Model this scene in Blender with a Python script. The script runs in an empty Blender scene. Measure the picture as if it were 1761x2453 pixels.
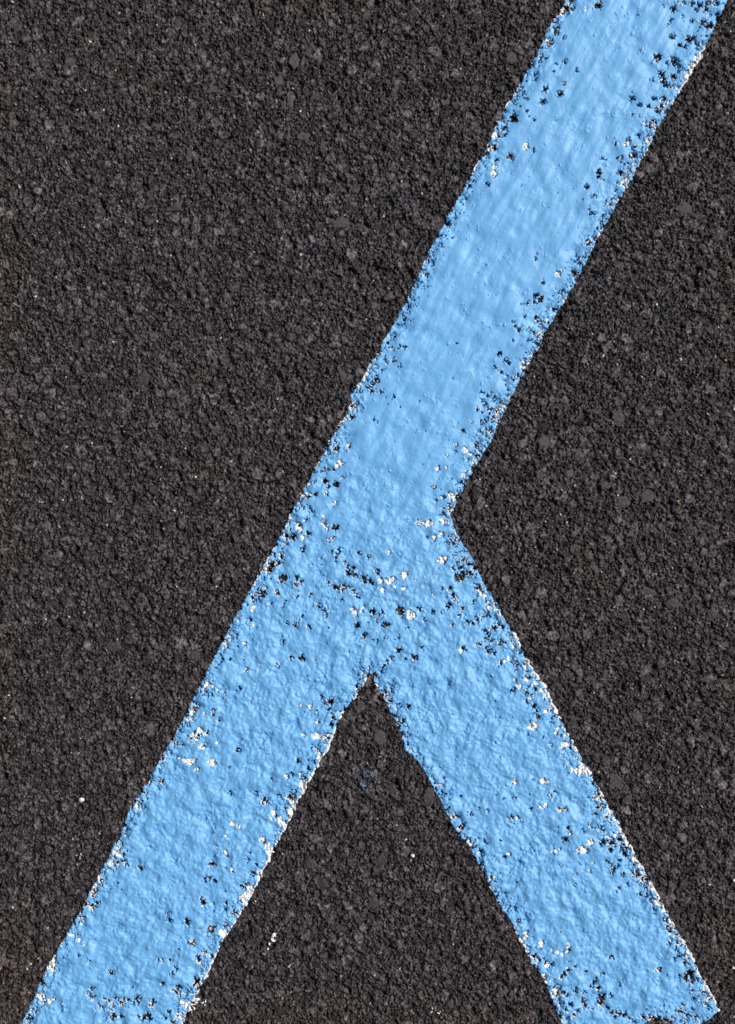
import bpy, math
import numpy as np

# ------------------------------------------------------------------ scale
PX = 0.5 / 1761.0                     # the photographed patch is about half a metre wide
def wx(px): return (px - 880.5) * PX
def wy(py): return (1226.5 - py) * PX

# ------------------------------------------------------------------ camera, sky, sun
scene = bpy.context.scene
C = scene.collection
cam_d = bpy.data.cameras.new('camera')
cam = bpy.data.objects.new('camera', cam_d)
C.objects.link(cam)
CAM_H = 1.15
cam.location = (0, 0, CAM_H)
cam_d.sensor_fit = 'VERTICAL'
cam_d.angle_y = 2 * math.atan(0.5 * 2453 * PX / CAM_H)
cam_d.clip_start = 0.01
cam_d.clip_end = 300
scene.camera = cam

SUN_EL, SUN_AZ = math.radians(46), math.radians(24)      # azimuth from +X towards +Y
world = bpy.data.worlds.new('World')
scene.world = world
world.use_nodes = True
wn, wl = world.node_tree.nodes, world.node_tree.links
wn.clear()
sky = wn.new('ShaderNodeTexSky')
sky.sky_type = 'NISHITA'
sky.sun_disc = False
sky.sun_elevation = SUN_EL
sky.sun_rotation = math.pi / 2 - SUN_AZ
bg = wn.new('ShaderNodeBackground')
bg.inputs['Strength'].default_value = 0.066
wo = wn.new('ShaderNodeOutputWorld')
wl.new(sky.outputs[0], bg.inputs[0])
wl.new(bg.outputs[0], wo.inputs[0])

sun_d = bpy.data.lights.new('sun', 'SUN')
sun_d.energy = 5.0
sun_d.angle = math.radians(0.5)
sun_d.color = (1.0, 0.955, 0.90)
sun = bpy.data.objects.new('sun', sun_d)
C.objects.link(sun)
sun.rotation_euler = (0, math.pi / 2 - SUN_EL, SUN_AZ)

scene.view_settings.view_transform = 'Standard'
scene.view_settings.look = 'None'
scene.view_settings.gamma = 1.0
scene.view_settings.use_curve_mapping = False
scene.view_settings.exposure = 0.0

# ------------------------------------------------------------------ noise
f32 = np.float32
def hash2(ix, iy, seed):
    h = ix.astype(np.uint32) * np.uint32(374761393) + iy.astype(np.uint32) * np.uint32(668265263) + np.uint32((seed * 2246822519) & 0xffffffff)
    h = (h ^ (h >> np.uint32(13))) * np.uint32(1274126177)
    h = (h ^ (h >> np.uint32(16))) * np.uint32(2654435769)
    h = h ^ (h >> np.uint32(15))
    return (h & np.uint32(0xffffff)).astype(f32) / f32(16777216.0)

def vnoise(x, y, s, seed):
    """smooth value noise, -1..1, lattice size s metres"""
    ca, sa = math.cos(seed * 1.37) / s, math.sin(seed * 1.37) / s
    gx = x * f32(ca) + y * f32(sa); gy = y * f32(ca) - x * f32(sa)
    ix = np.floor(gx); iy = np.floor(gy)
    fx = gx - ix; fy = gy - iy
    fx = fx * fx * (3 - 2 * fx); fy = fy * fy * (3 - 2 * fy)
    ix = ix.astype(np.int32); iy = iy.astype(np.int32)
    a = hash2(ix, iy, seed); b = hash2(ix + 1, iy, seed)
    c = hash2(ix, iy + 1, seed); d = hash2(ix + 1, iy + 1, seed)
    r = (a + (b - a) * fx); q = (c + (d - c) * fx)
    return (r + (q - r) * fy) * 2 - 1

def stones(x, y, s, seed):
    """angular packed stones: distance to the nearest seed, margin to the next, its id and offset"""
    gx = x / f32(s); gy = y / f32(s)
    ix = np.floor(gx).astype(np.int32); iy = np.floor(gy).astype(np.int32)
    F1 = np.full(x.shape, 9.0, f32); F2 = np.full(x.shape, 9.0, f32)
    ci = np.zeros(x.shape, np.int32); cj = np.zeros(x.shape, np.int32)
    ox = np.zeros(x.shape, f32); oy = np.zeros(x.shape, f32)
    for dj in (-1, 0, 1):
        for di in (-1, 0, 1):
            a, b = ix + di, iy + dj
            dx = gx - (a + hash2(a, b, seed)); dy = gy - (b + hash2(a, b, seed + 1))
            d = np.sqrt(dx * dx + dy * dy)
            near = d < F1
            F2 = np.where(near, F1, np.minimum(F2, d))
            ci = np.where(near, a, ci); cj = np.where(near, b, cj)
            ox = np.where(near, dx, ox); oy = np.where(near, dy, oy)
            F1 = np.where(near, d, F1)
    return F1, F2 - F1, ci, cj, ox, oy

def sstep(a, b, v):
    t = np.clip((v - a) / (b - a), 0, 1)
    return t * t * (3 - 2 * t)

# ------------------------------------------------------------------ grid of the ground
STEP = 0.00038
def axis(half, step, growth, far):
    n = int(half / step)
    a = [i * step for i in range(n + 1)]
    d = step
    while a[-1] < far:
        d *= growth
        a.append(a[-1] + d)
    a = np.array(a)
    return np.concatenate([-a[:0:-1], a]).astype(np.float64)
ax = axis(0.275, STEP, 1.035, 60)
ay = axis(0.372, STEP, 1.035, 60)
NX, NY = len(ax), len(ay)
X, Y = np.meshgrid(ax.astype(f32), ay.astype(f32))       # rows = y
FAR = np.maximum(np.abs(X) - 0.262, np.abs(Y) - 0.36)
fade = 1 - .8 * sstep(0.06, 0.5, FAR)                          # the relief is left to the bump far away

def blur(A, sigma):
    r = max(1, int(sigma / STEP * 1.0))
    for ax_ in (0, 1):
        for _ in range(3):                               # three box passes
            P = np.concatenate([np.repeat(A.take([0], ax_), r + 1, ax_), A, np.repeat(A.take([-1], ax_), r, ax_)], ax_)
            c = np.cumsum(P, ax_, dtype=np.float64)
            n = A.shape[ax_]
            A = ((c.take(range(2 * r + 1, 2 * r + 1 + n), ax_) - c.take(range(0, n), ax_)) / (2 * r + 1)).astype(f32)
    return A

# ------------------------------------------------------------------ asphalt relief
mm = 0.001
wxn = X + vnoise(X, Y, 0.0016, 71) * f32(0.00045)
wyn = Y + vnoise(X, Y, 0.0016, 72) * f32(0.00045)

def stone_layer(s, seed, lo, hi, tilt, gap, gapw):
    F1, e, ci, cj, ox, oy = stones(wxn, wyn, s, seed)
    r = hash2(ci, cj, seed + 2)
    z = lo + (hi - lo) * r + tilt * ((hash2(ci, cj, seed + 3) - .5) * ox + (hash2(ci, cj, seed + 4) - .5) * oy)
    z = z - gap * (1 - sstep(0, gapw, e)) - gap * .35 * F1 * F1
    return z.astype(f32), r, hash2(ci, cj, seed + 5), e

z1, r1, t1, e1 = stone_layer(0.0018, 11, -1.0 * mm, 0.40 * mm, 1.9 * mm, 1.0 * mm, .38)
z2, r2, t2, e2 = stone_layer(0.0035, 21, -0.6 * mm, 0.6 * mm, 2.4 * mm, 1.9 * mm, .40)
z3, r3, t3, e3 = stone_layer(0.0072, 31, -0.5 * mm, 0.6 * mm, 2.0 * mm, 2.8 * mm, .36)
z2 = np.where(r2 > .45, z2, f32(-9 * mm))
z3 = np.where(r3 > .66, z3, f32(-9 * mm))
H = z1.copy(); T = t1.copy()
m = z2 > H; H = np.where(m, z2, H); T = np.where(m, .2 + .7 * t2, T)
m = z3 > H; H = np.where(m, z3, H); T = np.where(m, .25 + .5 * t3, T); big = m
del z1, z2, z3, r1, r2, r3, t1, t2, t3, e1, e2, e3
rough = np.where(big, f32(.65), f32(1.0))
_, e4, ci, cj, _, _ = stones(X + vnoise(X, Y, 0.0009, 73) * f32(.0002), Y + vnoise(X, Y, 0.0009, 74) * f32(.0002), .0014, 51)
t4 = hash2(ci, cj, 52)                                      # crumbs of fine grit stuck all over
H += ((t4 - f32(.55)) * f32(.65 * mm) - (1 - sstep(0, .4, e4)) * f32(.25 * mm)) * np.where(big, f32(.55), f32(1.0))
T = np.clip(.45 * T + .62 * t4 ** f32(1.4) + np.where(big, (T - f32(.50)) * f32(.45) + f32(.07), f32(0)), 0, .98)
T = np.where((t4 > .9975) & ~big, f32(1.0), T)  # rare pale quartz grains, sparkle put into the tone as bright colour
del e4, ci, cj, t4
H += vnoise(X, Y, 0.0011, 41) * f32(.16 * mm) * rough + vnoise(X, Y, 0.00066, 42) * f32(.16 * mm) * rough
H += vnoise(X, Y, 0.012, 43) * f32(.30 * mm) + vnoise(X, Y, 0.045, 44) * f32(.4 * mm)
H += np.minimum(0, vnoise(X, Y, 0.0052, 45) + f32(.15)) * f32(2.6 * mm) + np.minimum(0, vnoise(X, Y, 0.0027, 46) + f32(.2)) * f32(1.6 * mm)
H = (H * fade).astype(f32)
T = (T + (f32(.5) - T) * sstep(0.03, 0.16, FAR)).astype(f32)

# ------------------------------------------------------------------ the painted marking: outline traced in photo pixels
OUT = [(2180,-1500),(1354,0),(1311,70),(1300,104),(1234,221),(1200,277),(1175,332),(1160,369),(1133,413),(1041,575),(978,711),(919,818),
 (875,894),(842,942),(842,968),(797,1048),(757,1118),(683,1258),(628,1365),(602,1410),(580,1447),(549,1505),(483,1634),(446,1710),(376,1832),
 (306,1946),(300,1975),(265,2042),(236,2097),(184,2197),(107,2330),(52,2451),(-500,3520),(-110,3520),(438,2451),(453,2414),(479,2366),(531,2259),(567,2200),
 (600,2149),(632,2079),(657,2031),(694,1957),(727,1891),(764,1825),(797,1766),(808,1729),(853,1666),(871,1637),(884,1608),(901,1637),(930,1696),
 (963,1762),(971,1799),(1004,1828),(1041,1891),(1088,1987),(1125,2031),(1166,2108),(1197,2168),(1241,2238),(1274,2305),(1308,2356),(1326,2408),(1345,2449),
 (1375,2520),(1470,2530),(1530,2475),(1550,2446),(1575,2438),(1598,2450),(1622,2470),(1692,2450),(1721,2419),(1688,2356),(1644,2268),(1596,2187),(1548,2094),(1514,2035),(1477,1965),(1433,1888),
 (1389,1810),(1337,1714),(1297,1633),(1267,1591),(1230,1518),(1180,1428),(1160,1396),(1129,1332),(1096,1281),(1079,1236),(1096,1196),(1144,1111),
 (1180,1048),(1237,927),(1297,820),(1300,808),(1348,727),(1381,675),(1418,598),(1474,495),(1522,413),(1566,325),(1621,229),(1684,122),(1710,70),(1743,0),(2570,-1500)]
poly = np.array([(wx(a), wy(b)) for a, b in OUT], f32)

# work window for everything painted
wi0, wi1 = np.searchsorted(ax, wx(-600)), np.searchsorted(ax, wx(2700))
wj0, wj1 = np.searchsorted(ay, wy(3600)), np.searchsorted(ay, wy(-1600))
WS = (slice(wj0, wj1), slice(wi0, wi1))
Xw, Yw = X[WS], Y[WS]
axw, ayw = ax[wi0:wi1], ay[wj0:wj1]

def signed(x, y, P):
    D = np.full(x.shape, 1e9, f32); inside = np.zeros(x.shape, bool)
    n = len(P)
    for i in range(n):
        x1, y1 = P[i]; x2, y2 = P[(i + 1) % n]
        ex, ey = x2 - x1, y2 - y1
        t = np.clip(((x - x1) * ex + (y - y1) * ey) / (ex * ex + ey * ey), 0, 1)
        dx = x - (x1 + ex * t); dy = y - (y1 + ey * t)
        D = np.minimum(D, dx * dx + dy * dy)
        if y1 != y2:
            c = ((y1 > y) != (y2 > y)) & (x < (x2 - x1) * (y - y1) / (y2 - y1) + x1)
            inside ^= c
    D = np.sqrt(D)
    return np.where(inside, D, -D)

jag = vnoise(Xw, Yw, 0.0022, 51) * f32(.5 * mm) + vnoise(Xw, Yw, 0.006, 52) * f32(.25 * mm)
SD = signed(Xw, Yw, poly) + jag         # metres inside the outline

# worn spots, read off the photo tile by tile: (x, y, radius) in tile units
K = .3686
TILES = {
'A': (1160, 0), 'B': (580, 820), 'C': (1160, 820), 'D': (0, 1633), 'E': (580, 1633), 'F': (1160, 1633)}
BARE = {
'A': "540,50,22 520,80,12 740,35,25 665,55,8 560,60,14 465,215,18 515,240,12 430,280,20 445,300,10 370,370,12 525,400,14 600,450,10 450,465,6 400,580,20 490,610,22 520,545,14 380,660,18 270,640,12 265,722,7 230,690,8 195,765,26 325,770,7 130,835,15 90,890,14 70,960,18 170,1020,20 80,1040,12 315,978,9 20,1200,12 20,1000,12 "
"1165,40,8 1230,60,18 1250,20,10 1300,20,14 1350,20,18 1400,30,20 1450,20,20 1440,60,16 1380,60,12 1500,20,16 1420,140,22 1470,160,18 1440,170,14 1350,130,12 1220,130,10 1190,160,8 1290,110,10 1220,235,20 1270,290,16 1330,250,22 1360,240,12 1310,300,12 1390,290,10 1130,370,24 1120,400,10 1240,400,26 1220,370,12 1190,410,10 1265,430,12 1150,480,20 1160,520,22 1185,550,18 1240,500,20 1210,490,12 1260,460,12 1220,560,16 1090,520,10 965,640,16 965,605,6 1010,680,12 965,740,12 1015,750,8 1070,690,12 1100,640,12 1160,640,20 1200,660,12 1120,700,10 1150,690,18 1180,710,10 1040,790,12 1100,780,10 1080,820,14 1110,800,12 1120,840,10 1005,880,12 935,910,16 1040,905,8 850,935,12 980,960,12 960,1010,18 870,1025,8 900,1050,8 915,1070,10 890,1120,16 765,1028,8 745,1115,20 745,1145,16 770,1165,6 665,1215,16 640,1300,6 720,1270,14 700,1280,8 910,1185,12 870,1190,6 850,1235,10 790,1310,10 820,1330,12 685,1355,10 715,1390,12 690,1385,12 770,1440,14 760,1490,8 675,1580,16 665,1560,8 625,1670,12 590,1660,6 585,1700,6 630,1720,10 590,1775,14 375,1832,10 340,1920,18 360,1950,20 375,1935,14 330,1960,12 278,1970,8 455,2005,8 400,2020,6 260,2055,8 190,2088,10 200,2120,8 230,2145,14 290,2145,8 335,2060,14 350,2085,12 375,2080,10 410,2090,10 320,2165,14 350,2180,14 380,2190,10 180,2213,6",
'B': "890,60,12 1020,25,9 1055,35,12 940,125,10 985,120,14 870,245,22 845,270,14 820,290,14 850,318,16 905,318,12 930,360,5 985,358,7 860,500,8 870,515,7 715,485,12 710,415,10 615,690,18 600,700,10 700,690,10 600,830,14 540,820,8 545,900,16 560,930,14 610,920,18 625,940,12 475,985,10 545,985,12 430,1010,16 435,1080,12 460,1100,10 400,1075,6 605,1205,20 430,1245,16 410,1150,8 375,1190,10 330,1270,24 290,1260,18 310,1215,8 395,1340,14 395,1355,10 290,1310,8 560,1280,10 590,1270,10 580,1360,12 630,1350,18 610,1395,12 605,1420,8 620,1375,10 760,1370,10 820,1395,14 515,1445,6 437,1455,6 255,1390,14 200,1440,24 230,1430,14 180,1470,20 150,1480,12 265,1535,26 240,1550,12 360,1530,18 350,1570,18 380,1560,12 355,1620,8 360,1660,10 235,1635,14 225,1620,8 130,1635,24 445,1640,14 180,1695,10 280,1690,7 265,1720,6 55,1800,12 65,1660,10 665,1430,12 690,1460,14 720,1470,14 690,1500,20 730,1510,14 670,1520,8 750,1520,10 560,1560,12 600,1590,16 630,1600,14 665,1590,16 650,1610,10 790,1530,20 800,1550,18 830,1550,16 850,1560,8 880,1490,16 780,1510,8 740,1640,14 720,1620,14 700,1590,10 750,1655,8 650,1670,10 990,1530,10 970,1530,10 500,1715,16 530,1740,12 550,1780,12 385,1780,8 290,1825,10 340,1840,16 370,1810,8 440,1850,14 560,1855,5 750,1835,18 795,1905,14 930,1835,20 905,1840,10 850,1750,20 910,1750,12 900,1780,12 1025,1745,28 1040,1770,16 1150,1730,14 1240,1750,14 1185,1805,10 875,1810,8 820,1830,6 1075,1855,7 1370,1840,10 930,1920,8 880,1940,10 860,1930,5 1020,1915,8 990,1925,5 1020,2000,20 970,2050,16 940,2080,12 920,2110,14 1060,2055,10 1115,2050,20 1165,1985,8 790,2150,8 850,2165,14 235,2100,12 320,2050,14 385,2050,16 400,2060,10 265,1945,12 110,2100,4 480,2070,6 10,2060,8 25,2130,12 "
"1555,325,10 1530,440,14 1600,340,8 1560,380,10 1580,410,14 1610,440,12 1560,450,8 1555,520,16 1590,500,10 1490,515,6 1435,575,12 1550,580,12 1580,600,10 1610,570,10 1525,660,12 1500,720,10 1530,740,14 1475,900,18 1460,760,6 1400,1010,16 1250,940,14 1240,940,8 1310,1075,8 1350,1080,12 1400,1280,16 1370,1310,16 1350,1300,10 1385,1380,8 1440,1410,18 1400,1430,16 1480,1440,18 1510,1470,14 1420,1470,14 1370,1470,10 1410,1530,30 1440,1510,20 1480,1500,16 1300,1600,8 1350,1600,14 1370,1640,16 1380,1660,14 1350,1700,14 1330,1720,12 1300,1750,8 1400,1700,8 1430,1730,12 1410,1770,8 1470,1820,14 1500,1820,12 1530,1800,16 1560,1790,12 1600,1780,12 1580,1870,12 1600,1900,14 1620,1940,14 1610,2000,12 1590,2010,8 1550,1960,10 1530,1960,12 1440,1990,14 1550,1590,16 1600,1600,14 1520,1590,12 1500,1690,10 1560,1620,10",
'C': "100,75,14 140,120,14 160,130,14 65,158,8 265,140,16 290,130,8 110,190,10 145,220,8 185,240,10 220,215,12 240,230,10 40,330,8 75,350,10 60,370,10 110,390,10 130,400,8 155,340,8 180,370,8 60,430,8 20,430,8 40,470,8 80,450,14 60,490,10 100,510,8 20,510,8 40,580,12 20,560,8 10,610,8 "
"25,1755,8 85,1750,10 55,1860,18 75,1850,12 100,1835,12 10,1925,8 20,1985,12 30,2015,18 70,2020,12 105,1960,14 110,1930,10 130,1950,10 170,1940,8 110,2085,14 105,2100,8 180,2080,8 230,1940,8 220,2100,10 290,2180,14 260,2170,10 200,2130,6",
'D': "1340,70,12 1380,80,10 1300,60,6 1550,40,10 1465,80,6 1265,175,14 1385,185,10 1390,210,12 1420,245,10 1250,240,10 1240,180,8 1270,330,16 1290,350,14 1240,380,14 1350,330,14 1320,415,12 1365,435,10 1550,445,16 1055,505,10 1145,390,10 1150,415,8 1270,355,10 1400,535,10 1240,525,10 1050,650,14 1060,660,8 1490,555,8 1490,720,12 1500,735,8 910,1215,16 768,1310,6 785,1348,4 1370,1185,16 1385,1190,10 1465,1213,6 1520,1240,8 1395,985,4 1610,1160,8 1620,1110,5 1330,1285,14 1360,1275,14 1395,1300,14 1340,1300,8 1315,1420,18 1320,1440,14 1470,1435,10 1380,1450,7 1520,1490,10 1385,1495,6 1570,1330,14 1600,1320,12 1100,1510,10 1103,1550,14 1080,1515,8 1215,1560,16 1220,1580,12 1375,1610,22 1350,1625,14 1400,1600,12 1465,1590,12 1300,1602,6 1245,1700,22 1225,1700,10 1160,1742,10 1290,1795,18 1330,1760,14 1030,1808,12 1055,1808,10 1110,1808,12 1150,1870,10 1120,1895,14 1145,1850,8 1055,1960,14 715,1890,16 725,1900,10 580,1815,8 510,1785,9 860,1990,6 1095,2145,14 590,2000,14 580,2030,12 600,2050,14 650,2110,14 680,2060,12 660,2120,12 700,2080,14 720,2095,12 750,2065,14 780,2090,14 800,2060,12 830,2070,14 740,2110,12 890,2060,20 900,2080,14 870,2090,10 990,2080,20 980,2110,12 960,2170,20 930,2185,20 900,2180,14 970,2190,16 790,2180,14 740,2170,20 730,2190,14 720,2130,10 1160,1990,20 1150,2020,18 1180,2030,14 1130,2010,12 1280,1950,20 1290,1990,16 1260,1970,12 1150,2170,14 1120,2210,14 1070,2190,12 230,2150,12 205,2100,10 290,2090,12 270,2060,10 190,2170,12 180,2190,10 220,2190,12 350,2065,6 560,1440,16 590,1460,14 620,1445,16 600,1480,10 520,1530,14 550,1540,12 530,1500,8 800,1130,16 790,1160,14 820,1190,12 780,1090,10 830,1100,8 760,1170,10 610,1370,14 640,1330,10 600,1390,10 290,1960,12 300,1980,8 480,1560,10 650,1290,12",
'E': "515,100,12 575,130,24 545,145,14 565,185,12 590,225,14 480,190,8 365,515,16 430,510,6 320,600,12 380,605,14 410,630,12 195,635,9 90,720,12 145,775,24 235,740,9 310,755,24 320,790,10 40,1160,5 555,375,12 280,830,10 220,870,10 "
"940,95,12 970,50,8 1005,20,8 960,120,10 1080,165,16 1365,210,4 1050,250,14 1040,270,12 1020,300,8 1420,748,7 1535,825,6 1460,855,8 1490,865,9 1380,880,14 1425,945,18 1440,930,10 1580,840,8 1570,1040,8 1540,1105,12 1490,1040,10 1610,1280,12 1540,1210,14 1575,1260,12",
'F': "185,60,14 200,45,8 270,80,12 290,30,10 310,90,14 330,50,12 280,130,12 320,160,16 340,190,10 350,230,12 330,210,8 70,130,5 70,390,4 105,490,5 75,735,8 300,730,7 320,640,8 130,765,6 195,755,10 305,825,8 175,885,13 218,885,11 430,745,10 455,715,8 490,830,12 520,825,12 475,945,4 545,950,12 560,970,10 525,1030,18 510,1020,10 645,970,8 105,1035,10 10,1050,8 130,1135,14 160,1120,10 215,1308,5 40,1280,12 70,1280,8 710,750,10 740,740,12 760,760,10 720,860,12 760,800,12 740,820,10 790,880,12 680,930,10 700,950,8 760,950,16 770,970,12 740,930,8 780,1040,20 820,1050,20 850,1060,16 900,1060,14 880,1030,12 760,1060,12 820,1100,12 930,1080,10 800,1170,12 815,1190,10 880,1160,14 840,1220,16 830,1235,10 900,1255,14 870,1200,10 930,1130,14 980,1130,10 990,1230,16 960,1250,14 1000,1260,14 1030,1290,12 1060,1290,14 930,1315,10 880,1340,10 860,1360,6 1000,1300,12 1015,1380,14 1050,1350,12 1060,1380,12 1070,1420,12 1090,1450,12 1120,1400,12 1140,1430,14 1100,1470,12 1160,1470,10 1190,1500,14 1180,1560,10 1190,1600,14 1210,1620,12 1240,1600,10 1200,1700,12 1250,1650,12 1240,1730,12 1270,1780,16 1240,1800,12 1300,1770,12 1330,1800,12 1300,1830,14 1330,1900,26 1310,1930,18 1350,1940,18 1270,1910,12 1380,1930,10 1135,1875,20 1110,1885,10 825,1790,10 840,1797,7 770,1900,12 730,1925,8 655,1885,12 590,1845,12 560,1820,5 400,1830,14 440,1840,14 490,1770,10 550,1750,10 500,1915,14 520,1900,16 550,1880,16 480,2030,18 510,2020,14 540,2040,12 600,2010,16 640,2020,12 720,1960,16 700,1980,10 740,1990,10 760,2060,24 780,2040,14 820,2040,12 750,2090,18 650,2090,22 660,2110,16 640,2060,10 560,2100,12 500,2090,10 530,2130,14 500,2180,14 600,2140,14 580,2170,12 700,2130,10 830,2150,16 870,2160,20 910,2170,18 850,2180,14 950,2190,14 800,2120,12 1040,2180,16 1090,2200,22 1130,2190,16 1185,2205,20 1220,2190,12 1270,2140,18 1300,2150,14 1330,2170,16 1380,2180,14 1290,2100,10 1360,2060,12 1400,2010,10 1350,2010,10 1440,2100,14 1400,2080,8 1350,2130,10 1450,2050,10"}
WHITE = {
'A': "1410,340,16 1380,385,22 1355,430,24 1320,490,20 1345,515,12 1290,520,12 935,920,20 915,935,12 985,960,10 950,1010,14 870,935,8 895,1025,10 65,880,20 40,960,20 65,1080,16 60,1130,22 270,955,18 265,940,10 340,1650,8 330,1680,6 480,1780,16 510,1750,8 205,615,10 860,1130,6 690,1380,8 750,1530,12 625,1780,10 665,1200,6 1260,570,8",
'B': "975,40,12 1020,150,9 800,205,14 820,180,8 790,240,12 760,275,8 690,660,14 640,780,20 620,800,14 650,880,10 655,490,18 645,515,12 675,460,8 430,925,8 600,1050,12 545,975,12 525,1130,8 525,1170,16 545,1200,16 550,1215,8 400,1155,10 370,1200,22 380,1230,12 400,1270,14 590,1275,14 560,1285,14 310,1150,12 290,1190,8 955,1365,12 835,1400,10 1330,735,12 1390,665,12 1385,710,8 1450,700,20 1480,730,10 1510,770,14 1530,790,10 1270,825,16 1330,815,8 1440,865,16 1450,940,14 1240,935,12 1260,1025,12 1300,1005,12 1360,1000,24 1380,1020,12 1390,990,10 1150,1170,18 1185,1175,10 1215,1175,22 1190,1190,14 1300,1150,16 1320,1170,14 1350,1175,10 1250,1270,20 1295,1250,18 1200,1268,4 1300,1415,24 1280,1420,12 1325,1400,10 1370,1390,8 1050,1515,22 1070,1500,12 900,1550,20 935,1550,14 970,1545,20 950,1560,12 915,1610,12 1130,1545,8 1050,1600,14 1195,1570,5 1240,1640,8 990,1590,12 710,1735,14 735,1755,18 745,1780,10 775,1740,10 1095,1770,28 1110,1780,14 790,1720,12 70,1730,14 70,1840,12 15,1960,14 25,1975,8 1425,2000,18 1415,1780,8 1520,1450,8 1550,1640,14 1530,1610,12 1580,1650,10 1600,1690,10 425,2165,6 25,2120,10 140,1600,14 100,1530,12 80,1570,8",
'C': "120,430,10 140,455,8 10,695,10 25,1730,14 70,1690,12 110,1760,14 130,1790,8 195,1975,14 160,2060,14 195,2065,10 290,2080,24 260,2110,12 340,2145,12 310,2160,10 270,2190,14 350,2190,12 200,2195,10 135,2075,8",
'D': "1345,15,18 1330,40,10 1380,30,10 1415,60,10 1325,208,9 1260,350,22 1300,320,20 1340,345,12 1280,370,12 1410,393,12 1310,425,20 1195,415,6 1135,390,14 1200,515,16 1230,525,22 1260,512,14 1155,495,10 1370,520,20 1380,540,12 1280,570,14 1235,245,10 1060,510,8 1510,925,18 1550,935,14 1465,1005,12 1410,1075,10 1465,1110,16 1475,1130,10 1375,1170,8 1510,1225,10 760,1035,14 740,1110,20 770,1130,12 720,1185,18 760,1195,16 800,1180,12 700,1225,8 820,1000,12 640,1260,14 640,1290,10 620,1330,16 630,1360,14 610,1390,10 545,1540,8 535,1570,10 460,1640,12 510,1680,16 480,1650,12 550,1710,8 330,1845,22 350,1810,14 360,1780,10 290,2070,8 320,2080,16 350,2060,10 400,2090,10 270,2080,8 900,765,10 1005,570,8 810,945,8 1290,1820,16 1580,1410,22 1560,1400,14 1600,1380,12 1450,1640,26 1470,1615,14 1440,1660,12 1180,2085,14 1200,2100,14 1290,1945,10 760,2060,10 800,2080,14 830,2110,8 690,2070,8 650,2090,6 1620,1345,16",
'E': "375,150,12 440,165,18 450,150,10 485,262,10 470,355,20 500,355,20 530,370,14 555,350,10 400,345,12 490,460,16 500,490,14 480,440,8 290,615,14 390,670,20 405,690,16 205,855,14 190,890,8 240,900,22 260,930,14 310,850,18 330,820,14 130,1030,22 160,1060,20 180,1100,22 185,1130,16 50,1370,22 20,1400,18 20,1440,16 120,1240,20 110,1270,14 1015,240,10 1010,295,12 980,270,8 1480,1060,20 1475,1040,12 1535,1115,12 1390,870,10 1430,960,8",
'F': "230,30,16 210,20,10 270,60,12 320,15,14 345,15,12 300,110,14 370,60,12 390,100,14 440,150,20 450,200,14 400,190,12 430,180,10 470,190,10 320,290,24 340,285,12 300,260,8 290,300,8 490,240,12 520,300,14 540,330,12 480,310,14 470,330,10 430,410,12 520,410,22 550,400,14 500,430,12 590,430,16 410,450,6 380,355,6 530,350,10 620,460,10 600,500,10 640,530,16 570,570,12 620,580,30 650,575,20 590,585,14 530,545,8 550,590,10 500,480,6 195,655,16 380,645,16 405,655,14 360,815,14 395,800,16 380,825,10 490,830,18 530,825,10 690,1045,22 640,1090,26 665,1100,18 610,1100,14 455,1105,18 490,1085,6 565,990,10 500,1188,8 625,1180,8 710,1175,7 690,1230,10 600,1250,7 590,1320,6 800,820,12 820,850,12 850,890,12 890,970,18 900,1000,12 800,1010,14 830,1020,10 850,1000,12 930,1040,12 940,1060,12 990,1160,22 1010,1190,16 970,1150,12 1030,1240,16 1080,1330,18 1090,1350,12 1130,1400,12 1140,1440,12 1170,1480,12 1220,1560,14 1230,1590,12 1280,1690,16 1270,1710,10 1320,1760,10 1390,1880,14 1400,1900,8 1440,1980,14 1480,2040,14 1500,2080,10 160,1570,14 190,1610,14 210,1640,10 270,1640,12 270,1660,16 260,1680,8 260,1720,14 290,1780,12 370,1700,12 365,1725,12 545,1700,10 550,1730,12 540,1760,10 510,1770,12 470,1760,12 440,1750,8 410,1840,20 540,1870,12 390,1900,10 400,1960,12 440,2020,8 460,2130,12 480,2170,10 160,1120,14 495,1620,8 20,840,8"}
def spots(table):
    out = []
    for k, s in table.items():
        ox, oy = TILES[k]
        for t in s.split():
            a, b, r = map(float, t.split(','))
            out.append((wx(ox + a * K), wy(oy + b * K), r * K * PX))
    return out

# irregular spots: the distance is bent by grain-sized noise
nwx = Xw + vnoise(Xw, Yw, 0.0014, 61) * f32(.75 * mm); nwy = Yw + vnoise(Xw, Yw, 0.0014, 62) * f32(.75 * mm)
def spot_field(table, grow):
    """signed metres inside the nearest spot (negative outside)"""
    Fd = np.full(Xw.shape, -3 * mm, f32)
    for cx, cy, r in spots(table):
        r = r * grow
        R = r + 4 * mm
        i0, i1 = np.searchsorted(axw, cx - R), np.searchsorted(axw, cx + R)
        j0, j1 = np.searchsorted(ayw, cy - R), np.searchsorted(ayw, cy + R)
        s = (slice(j0, j1), slice(i0, i1))
        d = r - np.sqrt((nwx[s] - f32(cx)) ** 2 + (nwy[s] - f32(cy)) ** 2)
        Fd[s] = np.maximum(Fd[s], d)
    return Fd
bare = spot_field(BARE, 1.04)
wht = spot_field(WHITE, .98)
qx = Xw + vnoise(Xw, Yw, 0.0013, 63) * f32(.3 * mm); qy = Yw + vnoise(Xw, Yw, 0.0013, 64) * f32(.3 * mm)
gapd = stones(qx, qy, .0024, 66)[1]
crack = np.clip(1 - gapd / f32(.26), -.9, 1)                 # 1 in the gaps between the stones under the paint
hole = bare + (crack * f32(.85) - f32(.42)) * f32(mm)

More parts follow.
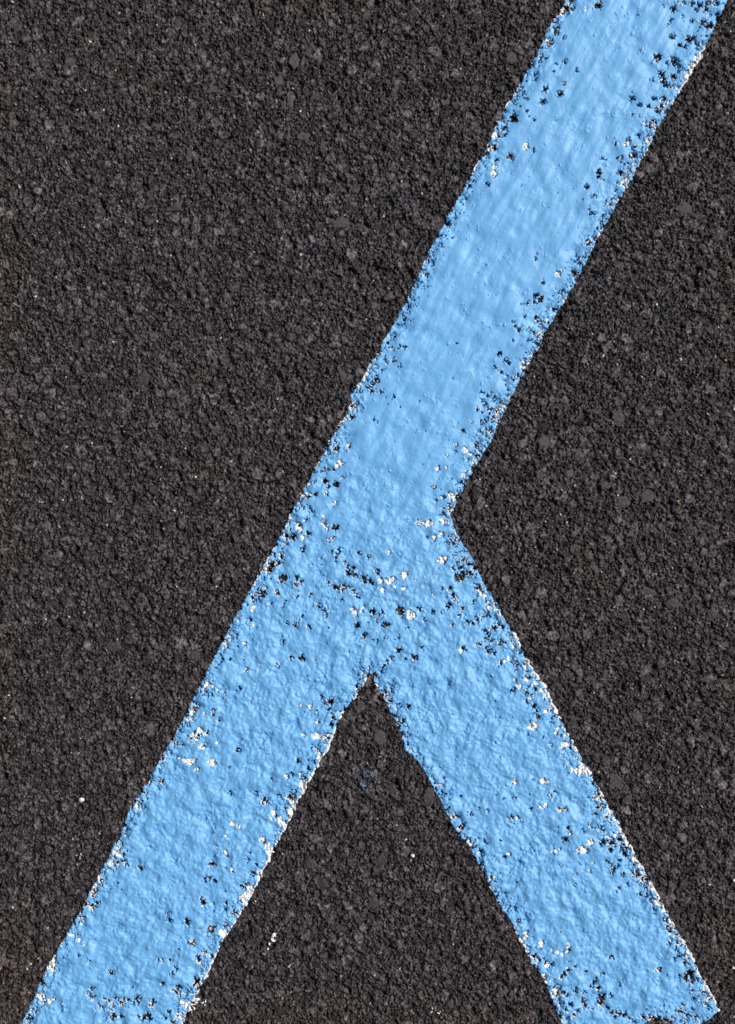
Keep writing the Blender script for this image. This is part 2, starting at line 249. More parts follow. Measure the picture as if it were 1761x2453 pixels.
# conspicuous stones: (x, y, half width, half height, turn, corners, tone)
STONES = [
 (415,500,23,17,0,3,.050,'flat brownish triangular stone left of the long stroke'),
 (345,905,15,19,15,0,.036,'smooth dark oval stone halfway down the left side'),
 (510,212,21,14,0,3,.062,'pale grey triangular stone high in the left asphalt'),
 (316,214,9,18,5,4,.085,'small pointed light grey chip in the upper left asphalt'),
 (727,328,20,12,5,5,.060,'flat wide grey stone in the middle of the upper asphalt'),
 (668,193,22,14,-15,4,.058,'wedge shaped grey stone below a round one near the top'),
 (706,145,17,22,0,6,.056,'roundish grey stone near the top, above the wedge shaped one'),
 (694,242,13,21,-25,4,.064,'leaning diamond shaped stone below the wedge shaped one'),
 (1227,137,15,17,0,0,.056,'round stone close to the upper left edge of the blue line'),
 (1483,1003,16,18,10,0,.060,'smooth oval stone alone in the right hand asphalt'),
 (1303,1058,17,16,0,6,.058,'round grey stone right of the notch in the blue marking'),
 (1493,1202,19,17,0,5,.066,'pale stone with a dark gap above it, right of the junction'),
 (1552,1186,19,19,20,5,.050,'grey stone next to the pale one across the dark gap'),
 (1365,1135,12,11,0,5,.080,'small tan stone right of the junction'),
 (1554,1417,23,15,-15,3,.060,'triangular grey stone in the lower right asphalt'),
 (1614,1446,16,15,0,0,.060,'rounded grey stone right of the triangular one in the lower right'),
 (1706,1472,14,17,0,6,.058,'grey stone close to the right side, below the middle'),
 (1425,1363,10,17,-30,4,.062,'narrow leaning stone above the triangular one'),
 (911,1767,16,22,-10,0,.048,'dark oval stone with shiny rim in the wedge under the fork'),
 (1475,1870,15,19,15,0,.052,'dome shaped stone right of the short stroke'),
 (745,2072,19,14,30,5,.050,'flat leaning stone in the bare wedge near the long stroke'),
 (914,2061,15,19,25,4,.048,'angular dark stone in the middle of the bare wedge'),
 (893,2165,16,18,0,5,.050,'squarish grey stone low in the bare wedge'),
 (272,1549,25,14,0,5,.052,'wide flat stone left of the fork near the long stroke'),
 (466,1572,16,15,20,5,.052,'grey stone beside the left edge of the long stroke'),
 (1642,500,21,15,0,6,.058,'pale flat stone with a rusty spot in the upper right asphalt'),
 (1030,1904,15,17,0,0,.048,'round dark stone touching the left edge of the short stroke'),
 (820,902,11,24,-38,4,.050,'reddish brown elongated stone beside the long stroke'),
 (820,530,29,15,-22,6,.060,'large flat slab like stone in the middle of the upper left asphalt'),
 (774,2118,14,15,0,5,.046,'small dark stone below the flat leaning one in the wedge'),
]
grid_fine = lambda x, y: (int(np.clip(np.searchsorted(ay, y), 1, NY - 1)), int(np.clip(np.searchsorted(ax, x), 1, NX - 1)))

Hs = blur(H, 2.6 * mm)
stone_z = []
for (px, py, a, b, rot, nc, tone, lab) in STONES:
    cx, cy = wx(px), wy(py); R = 46 * PX
    j0, i0 = grid_fine(cx - R, cy - R)[0], grid_fine(cx - R, cy - R)[1]
    j1, i1 = grid_fine(cx + R, cy + R)
    s = (slice(j0, j1), slice(i0, i1))
    c, sn = math.cos(math.radians(rot)), math.sin(math.radians(rot))
    dx, dy = X[s] - f32(cx), Y[s] - f32(cy)
    q = np.sqrt(((dx * c + dy * sn) / (a * PX)) ** 2 + ((-dx * sn + dy * c) / (b * PX)) ** 2)
    base = float(Hs[(j0 + j1) // 2, (i0 + i1) // 2])
    stone_z.append(base)
    moat = (1 - sstep(.7, .98, q))
    H[s] = H[s] * (1 - moat) + np.minimum(H[s], base - f32(.6 * mm)) * moat

# pits below the worn spots, so that they are really holes between the stones
Hw = H[WS]
pit_dig = sstep(-.15 * mm, .4 * mm, hole) * (SD > .2 * mm)
Hw -= (pit_dig * f32(1.7 * mm)).astype(f32)
H[WS] = Hw

# ------------------------------------------------------------------ paint films
S1, S2 = blur(H, 1.15 * mm)[WS], blur(H, 3.4 * mm)[WS]
HsW = Hs[WS]; Hw = H[WS]
sig = float(np.std((Hs - H)[wj0:wj1:7, wi0:wi1:7][SD[::7, ::7] < -5 * mm])) or .3 * mm
pit = (HsW - Hw) / sig + np.where(crack > 0, crack, f32(0)) * f32(.7) - f32(.2)
wear = vnoise(Xw, Yw, 0.018, 81) * .5 + vnoise(Xw, Yw, 0.006, 82) * .5
body = sstep(2 * mm, 16 * mm, SD)                           # 0 at the edges, 1 in the middle of a stroke
smooth = np.clip(body * (1.1 - .25 * sstep(wy(900), wy(1500), Yw)) + vnoise(Xw, Yw, 0.012, 83) * .5 + vnoise(Xw, Yw, 0.005, 84) * .2, 0, 1) * sstep(0, 3 * mm, SD)
leg = sstep(wy(900), wy(1500), Yw)
smooth = smooth * (1 - .5 * leg)

# which side of the seam: the short stroke starts right of the long stroke's right edge
ex, ey = wx(871) - wx(1079), wy(1637) - wy(1236)
seam = (Xw - wx(1079)) * ey - (Yw - wy(1236)) * ex
el = math.hypot(ex, ey); seam = -seam / el                 # > 0 on the short stroke's side (checked below)
probe = (wx(1300) - wx(1079)) * ey - (wy(1900) - wy(1236)) * ex
if -probe < 0: seam = -seam
short_side = np.where(Yw > wy(1236), False, np.where(Yw < wy(1637), Xw > wx(885), seam > 0))

def brush(ang, seed):
    c, s = math.cos(ang), math.sin(ang)
    u = Xw * f32(c) + Yw * f32(s); v = -Xw * f32(s) + Yw * f32(c)
    return vnoise(u / 7, v, 0.0016, seed) * .5 + vnoise(u / 4, v, 0.0034, seed + 1) * .9 + vnoise(u / 2.4, v, 0.0009, seed + 2) * .22
long_ang = math.atan2(wy(0) - wy(2451), wx(1548) - wx(245))
short_ang = math.atan2(wy(1400) - wy(2400), wx(1000) - wx(1500))
br = np.where(short_side, brush(short_ang, 91), brush(long_ang, 95))
lump = vnoise(Xw, Yw, 0.0045, 99) * .6 + vnoise(Xw, Yw, 0.0022, 100) * .35 + vnoise(Xw, Yw, 0.009, 101) * .95
inn = sstep(.5 * mm, 4 * mm, SD)
film = S1 * (1 - smooth) + S2 * smooth + (f32(.30 * mm) + f32(.45 * mm) * inn + f32(.60 * mm) * smooth)
rougher = (1.15 + .6 * leg).astype(f32)     # laid on more thickly and lumpily on the two legs
film = film + (br * f32(.28 * mm) * (.25 + .75 * smooth) + lump * f32(.60 * mm) * (1.15 - .5 * smooth)) * rougher
for px, py, r_, d_ in [(842,950,20,-.5),(790,1452,15,-.6),(812,1486,15,-.7),(842,1524,18,-.8),(866,1552,14,-.6),(765,1430,18,.4),(805,1530,22,.45),(1248,2032,20,-.8),(1228,2008,16,-.4),
                       (1186,1992,22,.6),(1210,2085,18,.4),(330,2296,42,.5),(285,2228,18,-.7),(262,2196,22,.4),(395,2075,26,.5),(436,2120,16,-.6),(310,1950,20,-.4),(352,1985,16,.3),
                       (915,1120,26,.4),(880,1010,28,.3),(1000,700,30,.3),(1400,300,30,.25),(520,2000,18,-.5),(470,1905,20,.4),(430,1990,18,-.4),(1480,2180,50,.3),(1400,2120,16,-.4),
                       (600,1700,22,.4),(640,1760,16,-.5),(700,1600,24,.35),(660,1540,16,-.5),(1150,1850,20,.35),(1190,1960,16,-.4)]:
    film = film + f32(d_ * mm) * np.exp(-((Xw - wx(px)) ** 2 + (Yw - wy(py)) ** 2) / f32((r_ * PX) ** 2))
film = np.maximum(film, Hw + f32(.10 * mm)).astype(f32)
fb, fs = blur(film, .5 * mm), blur(film, 1.5 * mm)
film = np.where(smooth > 0, fb + (fs - fb) * smooth, fb) + br * f32(.12 * mm) * (.3 + .7 * smooth) + (f32(.5) - np.abs(vnoise(Xw, Yw, .0030, 104))) * f32(.34 * mm) * (1.35 - 1.15 * smooth) * (.7 + .6 * leg) + vnoise(Xw, Yw, .0016, 103) * f32(.24 * mm) * (1.3 - .98 * smooth) * (.7 + .55 * leg)
film = np.maximum(film + f32(.1 * mm) * inn, Hw + f32(.15 * mm))

SD = SD - np.clip(pit - .6, 0, 2) * f32(.35 * mm)
nearbare = np.exp(np.minimum(bare, 0) / f32(2.8 * mm))
thr = 1.75 + 3.6 * body + wear * 1.3 - 1.45 * nearbare                          # how deep a pit stays open
tb = np.minimum(film - Hw, f32(3.5 * mm) * (thr - pit))
tb = np.minimum(tb, SD * f32(1.8))
tb = np.minimum(tb, -hole * f32(3.0))
linked = np.maximum(nearbare, (1 - body) * (.62 + .35 * wear))      # thin gaps that link the worn spots round the stones
tb = np.minimum(tb, -((crack - f32(.60)) * f32(1.3 * mm) - (1 - linked) * f32(1.7 * mm)) * f32(8.0))
tb = np.minimum(tb, -(wht - .1 * mm + crack * f32(.4 * mm)) * f32(3.0))
tb = np.clip(tb, -.7 * mm, 9 * mm).astype(f32)

# the white first coat reaches a little beyond the blue in places
def near_line(pts, width):
    D = np.full(Xw.shape, 1e9, f32)
    for (a, b), (c, d) in zip(pts[:-1], pts[1:]):
        x1, y1, x2, y2 = wx(a), wy(b), wx(c), wy(d)
        fx, fy = x2 - x1, y2 - y1
        t = np.clip(((Xw - x1) * fx + (Yw - y1) * fy) / (fx * fx + fy * fy), 0, 1)
        D = np.minimum(D, (Xw - (x1 + fx * t)) ** 2 + (Yw - (y1 + fy * t)) ** 2)
    return np.clip(1 - np.sqrt(D) / width, 0, 1)
rim = near_line([(871,1637),(764,1825),(657,2031),(531,2259),(438,2451)], 9 * mm) * .8 \
    + near_line([(1230,1518),(1297,1633),(1433,1888),(1548,2094),(1721,2419)], 9 * mm) * .75 \
    + near_line([(919,818),(757,1118),(602,1410)], 7 * mm) * .45 + near_line([(1684,122),(1621,229)], 9 * mm) * 1.0 \
    + near_line([(1234,221),(1133,413)], 6 * mm) * .5 + near_line([(1200,2168),(1308,2356)], 7 * mm) * .6 \
    + near_line([(184,2197),(107,2330)], 6 * mm) * .5 + near_line([(1566,325),(1348,727)], 5 * mm) * .3
rim = np.clip(rim, 0, 1) * .85
over = (-.42 + 1.9 * rim) * mm + (vnoise(Xw, Yw, 0.0065, 111) * .8 + vnoise(Xw, Yw, .0024, 112) * .8) * mm * (.8 + .5 * rim) - np.clip(pit, 0, 2) * f32(.5 * mm)
tw = np.minimum(.26 * mm, f32(.55 * mm) * (1.55 + .7 * vnoise(Xw, Yw, .0026, 113) + 1.3 * (wht > -.3 * mm) - pit))
tw = np.minimum(tw, (SD + over - .1 * mm) * .7)
tw = np.minimum(tw, -(hole - f32(.42 * mm) + f32(1.0 * mm) * vnoise(Xw, Yw, .0017, 114)) * f32(1.0))
tw = np.where(tb > .03 * mm, np.minimum(tw, tb - .1 * mm), tw)
tw = np.clip(tw, -.7 * mm, 3 * mm).astype(f32)
zw = (np.maximum(Hw * .35 + S1 * .65, Hw) + np.maximum(0, 0) )
zw = np.where(tw > 0, Hw + tw + np.clip(zw - Hw, 0, .3 * mm) * sstep(0, .2 * mm, tw), Hw + tw)
zb = Hw + tb
zw = np.where(tb > .1 * mm, np.minimum(zw, zb - .08 * mm), zw).astype(f32)

# ------------------------------------------------------------------ materials
def mat(name):
    m_ = bpy.data.materials.new(name); m_.use_nodes = True
    nt = m_.node_tree
    return m_, nt.nodes, nt.links, nt.nodes['Principled BSDF']
def node(nn, kind, **kw):
    n = nn.new(kind)
    for k, v in kw.items(): setattr(n, k, v)
    return n
def ramp(nn, pts):
    r = nn.new('ShaderNodeValToRGB'); e = r.color_ramp.elements
    while len(e) < len(pts): e.new(.5)
    for q, (p, c) in zip(e, pts): q.position = p; q.color = (*c, 1)
    return r
def mix(nn, ll, blend, fac, a, b):
    n = nn.new('ShaderNodeMix'); n.data_type = 'RGBA'; n.blend_type = blend
    if isinstance(fac, (int, float)): n.inputs[0].default_value = fac
    else: ll.new(fac, n.inputs[0])
    for i, v in ((6, a), (7, b)):
        if isinstance(v, tuple): n.inputs[i].default_value = (*v, 1)
        else: ll.new(v, n.inputs[i])
    return n.outputs[2]
def noise(nn, ll, vec, scale, detail=2, rough=.5):
    n = nn.new('ShaderNodeTexNoise'); n.inputs['Scale'].default_value = scale
    n.inputs['Detail'].default_value = detail; n.inputs['Roughness'].default_value = rough
    ll.new(vec, n.inputs['Vector']); return n.outputs['Fac']
def bump(nn, ll, height, dist, strength, normal=None):
    b = nn.new('ShaderNodeBump'); b.inputs['Distance'].default_value = dist; b.inputs['Strength'].default_value = strength
    ll.new(height, b.inputs['Height'])
    if normal: ll.new(normal, b.inputs['Normal'])
    return b.outputs['Normal']

def asphalt_mat():
    m_, nn, ll, p = mat('asphalt')
    co = nn.new('ShaderNodeTexCoord').outputs['Object']
    at = node(nn, 'ShaderNodeAttribute', attribute_name='tone').outputs['Fac']
    r = ramp(nn, [(0, (.0070, .0058, .0061)), (.35, (.016, .0135, .0144)), (.65, (.050, .0435, .0458)), (.90, (.096, .0845, .0885)), (.985, (.14, .124, .128)), (1, (.42, .40, .38))])
    ll.new(at, r.inputs[0])
    fine = noise(nn, ll, co, 2600, 3, .7)
    fr = ramp(nn, [(.3, (.5, .5, .5)), (.52, (.95, .95, .95)), (.72, (2.0, 1.94, 1.94))]); ll.new(fine, fr.inputs[0])
    col = mix(nn, ll, 'MULTIPLY', 1.0, r.outputs[0], fr.outputs[0])
    lo = noise(nn, ll, co, 105, 4, .65); lr = ramp(nn, [(.32, (.42, .42, .42)), (.68, (1.62, 1.62, 1.62))]); ll.new(lo, lr.inputs[0])
    col = mix(nn, ll, 'MULTIPLY', 1.0, col, lr.outputs[0])
    md = noise(nn, ll, co, 620, 2, .6); mr = ramp(nn, [(.32, (.72, .72, .72)), (.68, (1.28, 1.28, 1.28))]); ll.new(md, mr.inputs[0])
    col = mix(nn, ll, 'MULTIPLY', 1.0, col, mr.outputs[0])
    # brownish tint in noise patches, stronger where the attribute is high
    d1 = noise(nn, ll, co, 9, 4, .6); dr = ramp(nn, [(.45, (0, 0, 0)), (1.0, (1, 1, 1))])
    da = node(nn, 'ShaderNodeAttribute', attribute_name='brown_tint').outputs['Fac']
    ad = nn.new('ShaderNodeMath'); ad.operation = 'MULTIPLY_ADD'; ll.new(da, ad.inputs[0]); ad.inputs[1].default_value = .55
    ll.new(d1, ad.inputs[2]); ll.new(ad.outputs[0], dr.inputs[0])
    sp = noise(nn, ll, co, 420, 2, .5); sr = ramp(nn, [(.60, (0, 0, 0)), (.74, (.8, .8, .8))]); ll.new(sp, sr.inputs[0])
    col = mix(nn, ll, 'MIX', mix(nn, ll, 'MULTIPLY', 1.0, dr.outputs[0], sr.outputs[0]), col, (.060, .040, .027))
    col = mix(nn, ll, 'MULTIPLY', dr.outputs[0], col, (1.12, .98, .86))
    ll.new(col, p.inputs['Base Color'])
    rr = ramp(nn, [(.35, (.22,) * 3), (.65, (.62,) * 3)]); ll.new(noise(nn, ll, co, 900, 1), rr.inputs[0])
    ll.new(rr.outputs[0], p.inputs['Roughness'])
    p.inputs['Specular IOR Level'].default_value = .30
    n1 = bump(nn, ll, noise(nn, ll, co, 1300, 3, .7), .0006, .85)
    ll.new(n1, p.inputs['Normal'])
    return m_

def paint_mat(name, c0, c1, rough, bs):
    m_, nn, ll, p = mat(name)
    co = nn.new('ShaderNodeTexCoord').outputs['Object']
    f = noise(nn, ll, co, 60, 5, .65); r = ramp(nn, [(.3, c0), (.7, c1)]); ll.new(f, r.inputs[0])
    ll.new(r.outputs[0], p.inputs['Base Color'])
    p.inputs['Roughness'].default_value = rough
    p.inputs['Specular IOR Level'].default_value = .4
    ll.new(bump(nn, ll, noise(nn, ll, co, 1300, 3, .6), .00035, bs), p.inputs['Normal'])
    return m_
M_ASPH = asphalt_mat()
M_BLUE = paint_mat('blue_paint', (.108, .322, .592), (.156, .396, .672), .50, .3)
M_FAINT = paint_mat('faint_blue_paint', (.030, .055, .100), (.060, .115, .200), .5, .35)
M_WHITE = paint_mat('white_paint', (.66, .64, .61), (.78, .77, .75), .55, .3)

def stone_mat():
    m_, nn, ll, p = mat('coated_stone')
    co = nn.new('ShaderNodeTexCoord').outputs['Object']
    oi = node(nn, 'ShaderNodeObjectInfo').outputs['Color']
    f = noise(nn, ll, co, 1400, 4, .7); r = ramp(nn, [(.3, (.55,) * 3), (.7, (1.4,) * 3)]); ll.new(f, r.inputs[0])
    ll.new(mix(nn, ll, 'MULTIPLY', 1.0, oi, r.outputs[0]), p.inputs['Base Color'])
    p.inputs['Roughness'].default_value = .58
    p.inputs['Specular IOR Level'].default_value = .4
    n1 = bump(nn, ll, noise(nn, ll, co, 500, 6, .75), .0012, .8)
    ll.new(n1, p.inputs['Normal'])
    return m_
M_STONE = stone_mat()

def plain_mat(name, col, rough=.6):
    m_, nn, ll, p = mat(name)
    co = nn.new('ShaderNodeTexCoord').outputs['Object']
    f = noise(nn, ll, co, 1500, 2)
    r = ramp(nn, [(.3, tuple(c * .75 for c in col)), (.7, tuple(min(1, c * 1.2) for c in col))]); ll.new(f, r.inputs[0])
    ll.new(r.outputs[0], p.inputs['Base Color']); p.inputs['Roughness'].default_value = rough
    return m_
M_STRAW = plain_mat('dry_straw', (.50, .33, .16))
M_SAND = plain_mat('orange_sand', (.42, .20, .075))
M_QUARTZ = plain_mat('pale_mineral', (.62, .60, .57), .3)

# ------------------------------------------------------------------ mesh from grid
def grid_mesh(name, x, y, z, keep, material, attr=None):
    ny, nx = z.shape
    if keep is None:
        idx = np.arange(ny * nx, dtype=np.int32).reshape(ny, nx)
        q = np.stack([idx[:-1, :-1], idx[:-1, 1:], idx[1:, 1:], idx[1:, :-1]], -1).reshape(-1, 4)
        used = None
    else:
        idx = np.arange(ny * nx, dtype=np.int32).reshape(ny, nx)
        q = np.stack([idx[:-1, :-1], idx[:-1, 1:], idx[1:, 1:], idx[1:, :-1]], -1)[keep]
        used = np.zeros(ny * nx, bool); used[q.ravel()] = True
        remap = np.cumsum(used, dtype=np.int64).astype(np.int32) - 1
        q = remap[q]
    co = np.stack([x.ravel(), y.ravel(), z.ravel()], -1).astype(f32)
    if used is not None: co = co[used]
    me = bpy.data.meshes.new(name)
    me.vertices.add(len(co)); me.vertices.foreach_set('co', co.ravel())
    me.loops.add(q.size); me.loops.foreach_set('vertex_index', q.ravel())
    me.polygons.add(len(q)); me.polygons.foreach_set('loop_start', np.arange(0, q.size, 4, dtype=np.int32))
    me.update(calc_edges=True)
    me.polygons.foreach_set('use_smooth', np.ones(len(q), bool))
    if attr is not None:
        a = me.attributes.new('tone', 'FLOAT', 'POINT')
        v = attr.ravel().astype(f32)
        a.data.foreach_set('value', v if used is None else v[used])
    me.materials.append(material)
    o = bpy.data.objects.new(name, me); C.objects.link(o)
    return o
def tag(o, label=None, cat=None, group=None, kind=None):
    for k, v in (('label', label), ('category', cat), ('group', group), ('kind', kind)):
        if v: o[k] = v

ground = grid_mesh('asphalt', X, Y, H, None, M_ASPH, T)
brown_tint = np.zeros(X.shape, f32)                               # soft brown tint patches, mostly along the edges of the view
for px, py, rx, ry, k_ in [(0,720,45,160,.9),(5,1200,50,240,.8),(0,1650,40,200,.7),(10,250,60,170,.7),(30,2330,100,170,1),(700,0,200,45,.9),(1250,5,90,60,.4),(700,2450,260,60,.9),
                      (1130,2450,160,70,.9),(1550,2452,130,30,1),(1750,900,45,500,.4),(1755,1700,40,300,.5),(1755,2300,60,160,.7),(210,130,150,90,.25),(560,1560,120,160,.2)]:
    brown_tint = np.maximum(brown_tint, k_ * np.exp(-((X - wx(px)) / (rx * PX)) ** 2 - ((Y - wy(py)) / (ry * PX)) ** 2))
a_ = ground.data.attributes.new('brown_tint', 'FLOAT', 'POINT'); a_.data.foreach_set('value', brown_tint.ravel().astype(f32))
tag(ground, kind='structure')

def anyv(A): return A[:-1, :-1] | A[:-1, 1:] | A[1:, 1:] | A[1:, :-1]
on_short = short_side[:-1, :-1]
root = bpy.data.objects.new('road_marking', None); C.objects.link(root)
root.location = (0, 0, 0)
tag(root, 'light blue painted line forking into two legs on black asphalt', 'road marking', kind='thing')
kb, kw = anyv(tb > 0), anyv(tw > 0)
for nm, side, lab in (('long_stroke', ~on_short, 'long light blue stroke from top right to bottom left'),
                      ('short_stroke', on_short, 'shorter light blue stroke branching off to the bottom right')):
    b_ = grid_mesh(nm, Xw, Yw, zb, kb & side, M_BLUE); b_.parent = root; b_['label'] = lab
    w_ = grid_mesh('white_undercoat', Xw, Yw, zw, kw & side, M_WHITE); w_.parent = b_

# ------------------------------------------------------------------ stray paint on the grain tops
def splash(name, pts, material, label, cat, lim=-.35):
    x0, x1 = min(p[0] for p in pts) - 20, max(p[0] for p in pts) + 20
    y0, y1 = min(p[1] for p in pts) - 20, max(p[1] for p in pts) + 20
    i0, i1 = np.searchsorted(ax, wx(x0)), np.searchsorted(ax, wx(x1))
    j0, j1 = np.searchsorted(ay, wy(y1)), np.searchsorted(ay, wy(y0))
    s = (slice(j0, j1), slice(i0, i1)); x, y, h = X[s], Y[s], H[s]
    inside = np.full(x.shape, -9., f32)
    for (a, b, r) in pts:
        inside = np.maximum(inside, 1 - np.sqrt((x - wx(a)) ** 2 + (y - wy(b)) ** 2) / (r * PX))
    p = (Hs[s] - h) / sig
    t = np.minimum(inside * .5 * mm, (lim - p + vnoise(x, y, .0009, 131) * .8) * .3 * mm)
    t = np.clip(t, -.5 * mm, .13 * mm)
    o = grid_mesh(name, x, y, h + t, anyv(t > 0), material)
    tag(o, label, cat)
splash('paint_splash', [(880,1850,15),(868,1872,14),(888,1868,12)], M_FAINT, 'faint speckled blue paint splash on bare asphalt just under the fork', 'paint splash', -.45)
splash('paint_spatter', [(658,2242,7),(655,2250,6),(647,2262,4),(642,2272,4),(632,2286,4)], M_WHITE, 'thin broken trail of white paint specks on the asphalt low in the wedge', 'paint spatter', .0)
splash('paint_spatter', [(1056,2430,12),(1038,2420,8)], M_WHITE, 'scattered white paint specks on asphalt at the bottom between the two legs', 'paint spatter', -1.3)
splash('paint_spatter', [(468,2398,11),(455,2414,13),(488,2402,8)], M_WHITE, 'white paint specks beside the right edge of the long stroke at the bottom', 'paint spatter', -.5)
splash('paint_spatter', [(957,490,4),(944,501,4),(961,474,2.5)], M_FAINT, 'few tiny blue paint dots on asphalt left of the long stroke', 'paint spatter', .3)

# ------------------------------------------------------------------ small solid things
rng = np.random.default_rng(5)
def dome(name, cx, cy, z0, a, b, h, rot, nc, material, nrough=.06, seed=0, flat=.5):
    """a pebble: closed rounded solid with an uneven or cornered outline"""
    r = np.random.default_rng(seed)
    n, rings = (56, 16) if a > 2.2 * mm else (20, 6)
    if nc:
        ang = np.sort((np.arange(nc) + r.uniform(-.22, .22, nc)) / nc * 2 * math.pi + r.uniform(0, 6.28) * (nc != 3) + (math.pi / 2 if nc == 3 else 0))
        cr = r.uniform(.86, 1.08, nc) * (1.25 if nc == 3 else 1.05)
        def rad(t):
            best = 9
            for k in range(nc):
                a0, a1 = ang[k], ang[(k + 1) % nc]
                p0 = np.array([math.cos(a0), math.sin(a0)]) * cr[k]; p1 = np.array([math.cos(a1), math.sin(a1)]) * cr[(k + 1) % nc]
                nrm = np.array([p1[1] - p0[1], -(p1[0] - p0[0])]); L = np.linalg.norm(nrm); nrm /= L
                d = float(nrm @ p0); cs = float(nrm @ np.array([math.cos(t), math.sin(t)]))
                if cs > 1e-3: best = min(best, d / cs)
            return min(best, 1.2)
    else:
        ph = r.uniform(0, 6.28, 3)
        def rad(t): return 1 + .06 * math.sin(2 * t + ph[0]) + .05 * math.sin(3 * t + ph[1]) + .03 * math.sin(5 * t + ph[2])
    R = np.array([rad(2 * math.pi * i / n) for i in range(n)])
    R = (np.roll(R, 1) + 2 * R + np.roll(R, -1)) / 4
    R *= 1 + nrough * np.convolve(np.tile(r.uniform(-1, 1, n), 3), np.ones(3) / 2, 'same')[n:2 * n]
    c, s = math.cos(math.radians(rot)), math.sin(math.radians(rot))
    tx, ty = r.uniform(-.22, .22, 2)
    V, Fc = [], []
    for k in range(rings * 2 - 1):
        u = k / (rings * 2 - 2)                        # 0 bottom rim .. 1 top
        if u < .3: rr, zz = .80 + .2 * (u / .3), -h * (1 - u / .3)
        else:
            w = (u - .3) / .7; rr = 1 - w ** 1.3; rr = max(rr, .04)
            zz = h * (1 - (rr ** (2 + 6 * flat)))
        for i in range(n):
            t = 2 * math.pi * i / n
            x = math.cos(t) * R[i] * rr * a; y = math.sin(t) * R[i] * rr * b
            z = zz + (tx * x + ty * y) * (zz > 0) * 1.0 + r.normal(0, h * .03) * (zz > 0)
            V.append((x * c - y * s, x * s + y * c, z))
    nr = rings * 2 - 1
    for k in range(nr - 1):
        for i in range(n):
            Fc.append((k * n + i, k * n + (i + 1) % n, (k + 1) * n + (i + 1) % n, (k + 1) * n + i))
    Fc.append(tuple(range((nr - 1) * n, nr * n))); Fc.append(tuple(range(n - 1, -1, -1)))
    if a > 2.2 * mm:                                   # grain of the bitumen coat
        V = np.array(V, f32); gx, gy = V[:, 0] + f32(cx), V[:, 1] + f32(cy)
        g = vnoise(gx, gy, .0021, 7) * .22 + vnoise(gx, gy, .0011, 8) * .18 + vnoise(gx, gy, .0006, 9) * .10
        V[:, 2] += g * (V[:, 2] > 0) * f32(mm)
        V = [tuple(map(float, v)) for v in V]
    me = bpy.data.meshes.new(name); me.from_pydata(V, [], Fc); me.update()
    me.polygons.foreach_set('use_smooth', [True] * len(Fc)); me.materials.append(material)
    o = bpy.data.objects.new(name, me); o.location = (cx, cy, z0); C.objects.link(o)
    return o

for k, ((px, py, a, b, rot, nc, tone, lab), z0) in enumerate(zip(STONES, stone_z)):
    o = dome('embedded_stone', wx(px), wy(py), z0 - .1 * mm, a * PX, b * PX, .7 * mm, -rot, nc, M_STONE, .17, seed=k + 3)
    tn = tone * .78
    c = (tn * 1.12, tn * .98, tn * 1.03)
    if 'brown' in lab or 'tan' in lab: c = (tn * 1.25, tn * 1.0, tn * .88)
    o.color = (*c, 1)
    tag(o, lab, 'stone', 'larger stones showing in the asphalt surface')

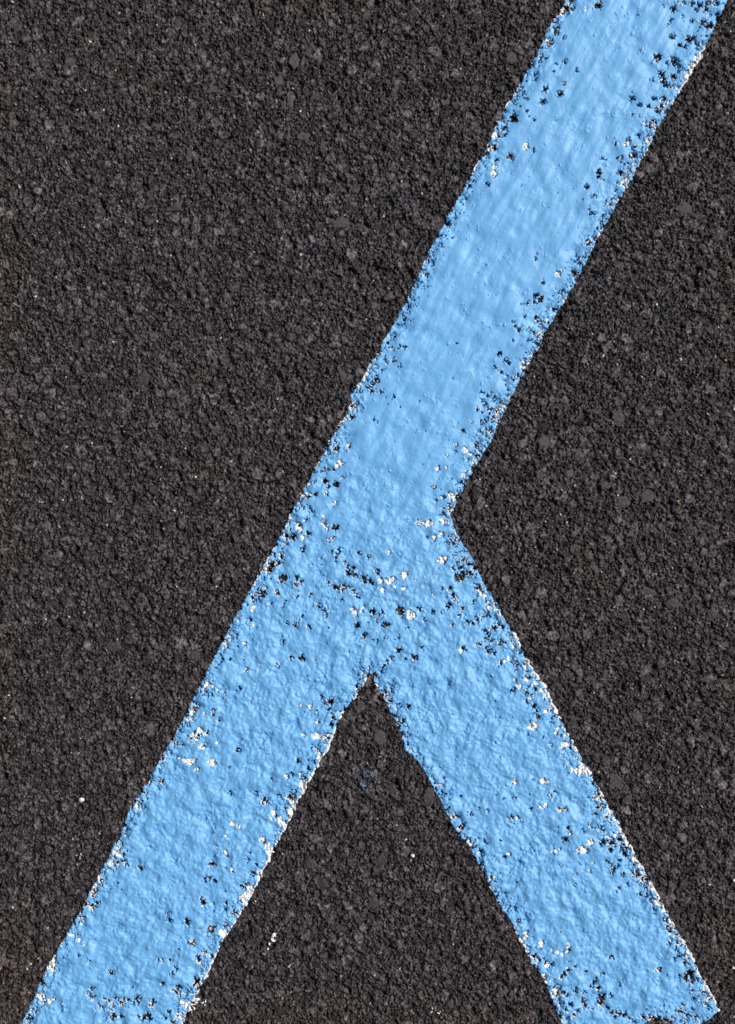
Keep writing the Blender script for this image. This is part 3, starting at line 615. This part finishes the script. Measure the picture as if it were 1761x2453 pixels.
def zat(px, py):
    j, i = grid_fine(wx(px), wy(py)); return float(H[j - 3:j + 4, i - 3:i + 4].max())
for k, (px, py, r, mt, lab) in enumerate([
    (195,1917,6.2,M_WHITE,'round white paint drop alone on the asphalt at the far lower left'),
    (989,2051,4.4,M_WHITE,'round white paint drop in the wedge between the legs'),
    (984,2062,1.8,M_WHITE,'tiny white paint fleck just below the round drop in the wedge'),
    (612,2159,2.0,M_WHITE,'tiny white paint fleck beside the thick white edge of the long stroke')]):
    o = dome('paint_drop', wx(px), wy(py), zat(px, py) - .25 * mm, r * PX, r * PX, .8 * mm, 0, 0, mt, .03, 60 + k, 0)
    tag(o, lab, 'paint drop')
for k, (px, py, r, mt, lab) in enumerate([
    (1759,2109,5,M_QUARTZ,'pale yellowish grit grain at the right edge, below the middle'),
    (1757,2319,4,M_QUARTZ,'pale grit grain at the right edge near the bottom'),
    (1624,1201,3.6,M_SAND,'orange grit grain right of the two stones by the dark gap'),
    (1548,857,3.2,M_SAND,'orange grit grain in the right asphalt above the smooth oval stone'),
    (1738,863,3.2,M_SAND,'orange grit grain close to the right side, upper middle'),
    (1743,1278,3.0,M_SAND,'orange grit grain close to the right side, halfway down'),
    (904,1961,3.2,M_SAND,'orange grit grain in the wedge below the blue splash'),
    (816,2339,4.0,M_SAND,'orange grit grain low in the wedge'),
    (345,1868,3.4,M_SAND,'orange grit grain against the left edge of the long stroke, upper of two'),
    (312,1920,3.4,M_SAND,'orange grit grain against the left edge of the long stroke, lower of two'),
    (1625,2118 - 280,2.8,M_SAND,'orange grit grain right of the dome shaped stone'),
    (676,2392,3.4,M_SAND,'orange grit grain at the bottom left of the wedge'),
    (38,250,3.4,M_SAND,'orange grit grain near the upper left corner'),
    (34,728,3.8,M_SAND,'orange grit grain near the left side, a third of the way down'),
    (113,282,2.6,M_SAND,'yellowish grit grain right of the one near the upper left corner'),
    (377,531,2.6,M_QUARTZ,'white mineral grain below left of the flat triangular stone'),
    (426,512,2.0,M_QUARTZ,'white mineral grain at the foot of the flat triangular stone'),
    (202,544,2.2,M_QUARTZ,'white mineral grain left in the upper asphalt'),
    (158,903,2.4,M_QUARTZ,'white mineral grain left of the smooth dark oval stone'),
    (220,1062,2.4,M_QUARTZ,'white mineral grain below left of the smooth dark oval stone'),
    (424,1405,2.4,M_QUARTZ,'white mineral grain left of the long stroke near the fork'),
    (110,1483,2.4,M_QUARTZ,'white mineral grain at the left side, left of the wide flat stone'),
    (202,1467,2.6,M_QUARTZ,'white mineral grain above the wide flat stone'),
    (1307,1249,2.2,M_QUARTZ,'white mineral grain right of the notch in the marking'),
    (1480,1187,3.0,M_QUARTZ,'white mineral grain on the pale stone below the dark gap'),
    (1283,1311,2.0,M_QUARTZ,'white mineral grain right of the start of the short stroke')]):
    o = dome('grit_grain', wx(px), wy(py), zat(px, py) - .15 * mm, r * PX * 1.1, r * PX * .8, .5 * mm, 40 * k, 4 + k % 3, mt, .1, 90 + k, .3)
    tag(o, lab, 'grit', 'loose grit grains on the asphalt')

def straw(x1, y1, x2, y2, lab, w=.22 * mm):
    p0 = np.array([wx(x1), wy(y1), zat(x1, y1) + .1 * mm]); p1 = np.array([wx(x2), wy(y2), zat(x2, y2) + .15 * mm])
    mid = (p0 + p1) / 2 + np.array([0, 0, .25 * mm])
    mid[2] = max(mid[2], zat((x1 + x2) / 2, (y1 + y2) / 2) + .1 * mm)
    V, Fc = [], []
    d = p1 - p0; sd = np.array([-d[1], d[0], 0]); sd /= np.linalg.norm(sd)
    n = 8
    for i in range(n):
        t = i / (n - 1); p = (1 - t) ** 2 * p0 + 2 * t * (1 - t) * mid + t * t * p1
        ww = w * (.45 + .55 * math.sin(math.pi * min(1, t * .85 + .12)))
        for q in range(6):
            a = q / 6 * 2 * math.pi
            V.append(tuple(p + sd * math.cos(a) * ww + np.array([0, 0, math.sin(a) * ww])))
    for i in range(n - 1):
        for q in range(6):
            Fc.append((i * 6 + q, i * 6 + (q + 1) % 6, i * 6 + 6 + (q + 1) % 6, i * 6 + 6 + q))
    Fc.append(tuple(range(5, -1, -1))); Fc.append(tuple(range(n * 6 - 6, n * 6)))
    me = bpy.data.meshes.new('straw'); me.from_pydata(V, [], Fc); me.update()
    me.polygons.foreach_set('use_smooth', [True] * len(Fc)); me.materials.append(M_STRAW)
    o = bpy.data.objects.new('straw', me); C.objects.link(o)
    tag(o, lab, 'straw')
straw(1751, 42, 1760, 29, 'bit of dry straw in the top right corner beside the blue line')
straw(954, 325, 960, 316, 'bit of dry straw on asphalt left of the upper blue stroke')
straw(1740, 300, 1752, 292, 'bit of dry straw at the right side below the top corner')
straw(983, 2420, 993, 2430, 'bit of dry straw at the bottom between the two legs')
